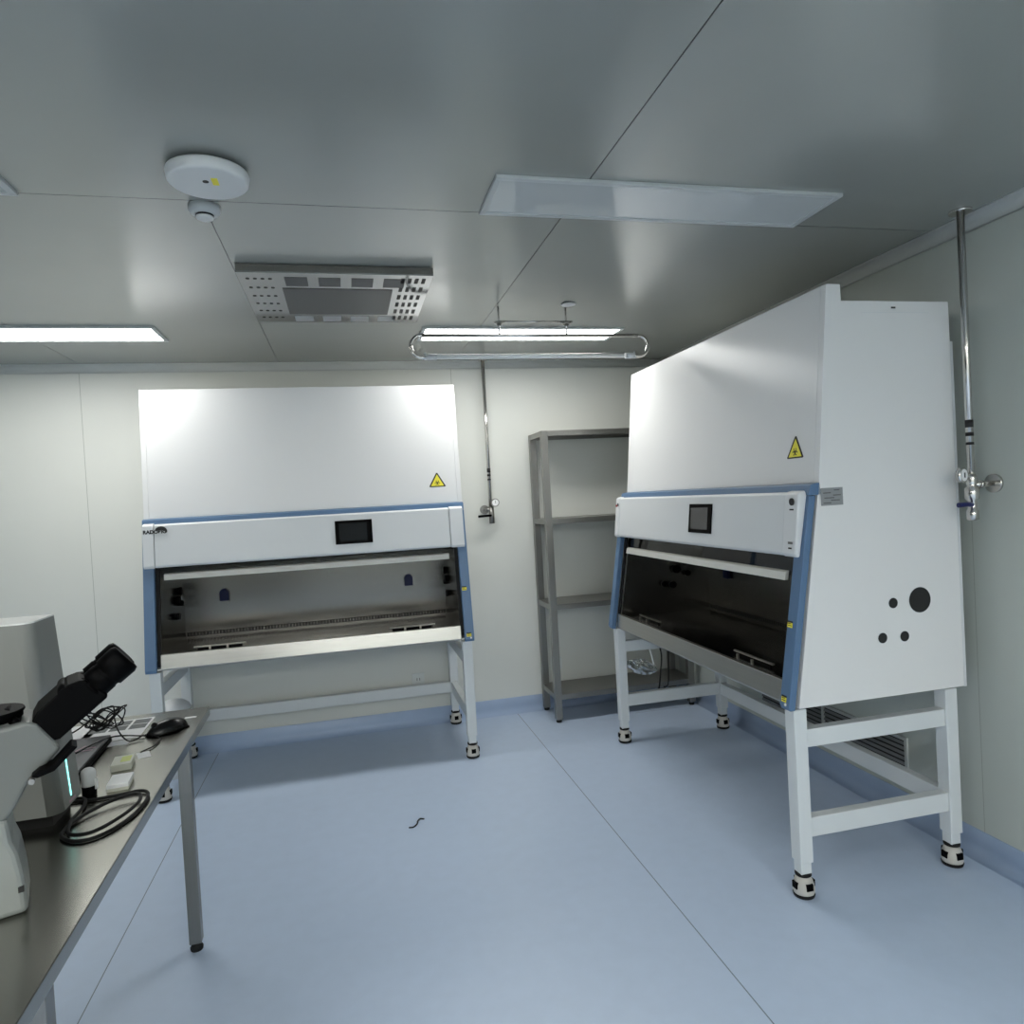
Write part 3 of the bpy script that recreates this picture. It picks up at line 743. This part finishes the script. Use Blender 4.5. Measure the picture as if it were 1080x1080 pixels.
# ------------------------------------------------------------------ microscope (seen from its side)
t = thing('microscope', (-.64, 1.60, TZ), rad(20), 'light grey microscope with a black binocular eyepiece at the left edge', 'microscope')
def LX(x): return (x + .64) * .955
def W_(pts): return [(LX(x), z - TZ) for x, z in pts]
Y0, Y1 = -.065, .065
base = [(-.675, .900), (-.676, .94), (-.679, .976), (-.686, 1.020), (-.695, 1.045), (-.70, 1.09), (-.96, 1.09), (-1.0, 1.05), (-1.02, .900)]
mb('scope_white').prism(W_(base), 'y', Y0, Y1).build('base', t, .012, 3)
head = [(-.703, 1.085), (-.690, 1.100), (-.660, 1.150), (-.605, 1.200), (-.600, 1.206), (-.640, 1.262), (-.655, 1.270), (-.690, 1.266), (-.98, 1.262), (-1.0, 1.20), (-.98, 1.10), (-.76, 1.088), (-.735, 1.085)]
mb('scope').prism(W_(head), 'y', Y0 + .005, Y1 - .005).build('head', t, .010, 3)
neck = [(-.70, 1.085), (-.715, 1.072), (-.75, 1.068), (-.80, 1.068), (-.80, 1.092), (-.70, 1.092)]
mb('scope').prism(W_(neck), 'y', Y0 + .012, Y1 - .012).build('neck', t, .006, 2)
# top cap
mb('black').lathe([(.052, 0), (.056, .004), (.056, .012), (.060, .016), (.058, .020)], (LX(-.722), .0, 1.270 - TZ), 'z', 32).build('port_cap', t)
mb('scope_white').lathe([(.050, -.02), (.047, .001)], (LX(-.722), 0, 1.270 - TZ), 'z', 28).build('port_collar', t)
# tube mount
A = Vector((LX(-.640), 0, 1.236 - TZ)); d = Vector((.78, 0, .62)).normalized()
A2 = A + Vector((-d.z, 0, d.x)) * .030 - d * .008
mb('scope_white').lathe([(.044, -.035), (.047, -.008)], A2, tuple(d), 32).build('mount_ring', t)
mb('black').lathe([(.046, -.008), (.046, .008)], A2, tuple(d), 32).build('mount_flange', t)
# prism housing with the two eyepiece tubes
px = Vector((d.z, 0, -d.x))
Tm = Matrix(((d.x, 0, -px.x, A.x), (0, 1, 0, A.y), (d.z, 0, -px.z, A.z), (0, 0, 0, 1)))
hb = MB().mat('black'); hb.T = Tm
hb.prism([(.004, -.024), (.006, .026), (.03, .036), (.10, .037), (.118, .029), (.128, .020), (.134, -.030), (.128, -.036), (.020, -.034)], 'y', -.054, .054)
hb.build('prism_housing', t, .006, 3)
hb = MB().mat('black'); hb.T = Tm
hb.cyl((.085, -.060, .026), (.085, .060, .026), .014, 20).build('hinge_knob', t)
for yy_ in (-.030, .028):
    e = MB().mat('black'); e.T = Tm
    e.lathe([(.028, .120), (.028, .125), (.026, .126), (.026, .128), (.031, .130), (.031, .152), (.0295, .155), (.0295, .160), (.0335, .163), (.0345, .198), (.031, .206), (.024, .207)], (0, yy_, -.002), 'x', 32)
    e.build('eyepiece', t)
# stage clip plate and its screw
pl_ = [(-.655, 1.168), (-.645, 1.163), (-.615, 1.170), (-.572, 1.208), (-.583, 1.213), (-.618, 1.180), (-.640, 1.178)]
q = mb('black').prism(W_(pl_), 'y', Y0 - .022, Y0 + .03); q.build('lever_plate', t, .002)
mb('rack').cyl((LX(-.655), Y0 - .02, 1.158 - TZ), (LX(-.655), Y0 + .02, 1.158 - TZ), .0055, 16).build('clamp_screw', t)
mb('ink').box(LX(-.690), LX(-.680), Y0 - .004, Y0 + .004, .045, .055).build('port_dot', t)

# ------------------------------------------------------------------ camera
cam = bpy.data.cameras.new('camera'); co = bpy.data.objects.new('camera', cam); COL.objects.link(co)
Rv = Vector((0.97112506, -0.23198069, -0.05568738)); Uv = Vector((0.05901115, 0.00740754, 0.99822984)); Fv = Vector((0.23115754, 0.97269219, -0.02088309))
mt = Matrix.Identity(4)
for i in range(3): mt[i][0] = Rv[i]; mt[i][1] = Uv[i]; mt[i][2] = -Fv[i]
mt.translation = (0, 0, 1.6562)
co.matrix_world = mt
cam.sensor_width = 36; cam.lens = 36 * 730.34 / 1080; cam.clip_start = .05
scene.camera = co

# ------------------------------------------------------------------ world and view
w = bpy.data.worlds.new('world'); scene.world = w; w.use_nodes = True
w.node_tree.nodes['Background'].inputs[0].default_value = (.5, .55, .6, 1); w.node_tree.nodes['Background'].inputs[1].default_value = .05
vs_ = scene.view_settings; vs_.view_transform = 'Standard'; vs_.look = 'None'; vs_.gamma = 1; vs_.use_curve_mapping = False
vs_.exposure = 0.95
scene.cycles.max_bounces = 10; scene.cycles.diffuse_bounces = 6; scene.cycles.glossy_bounces = 5; scene.cycles.transparent_max_bounces = 12
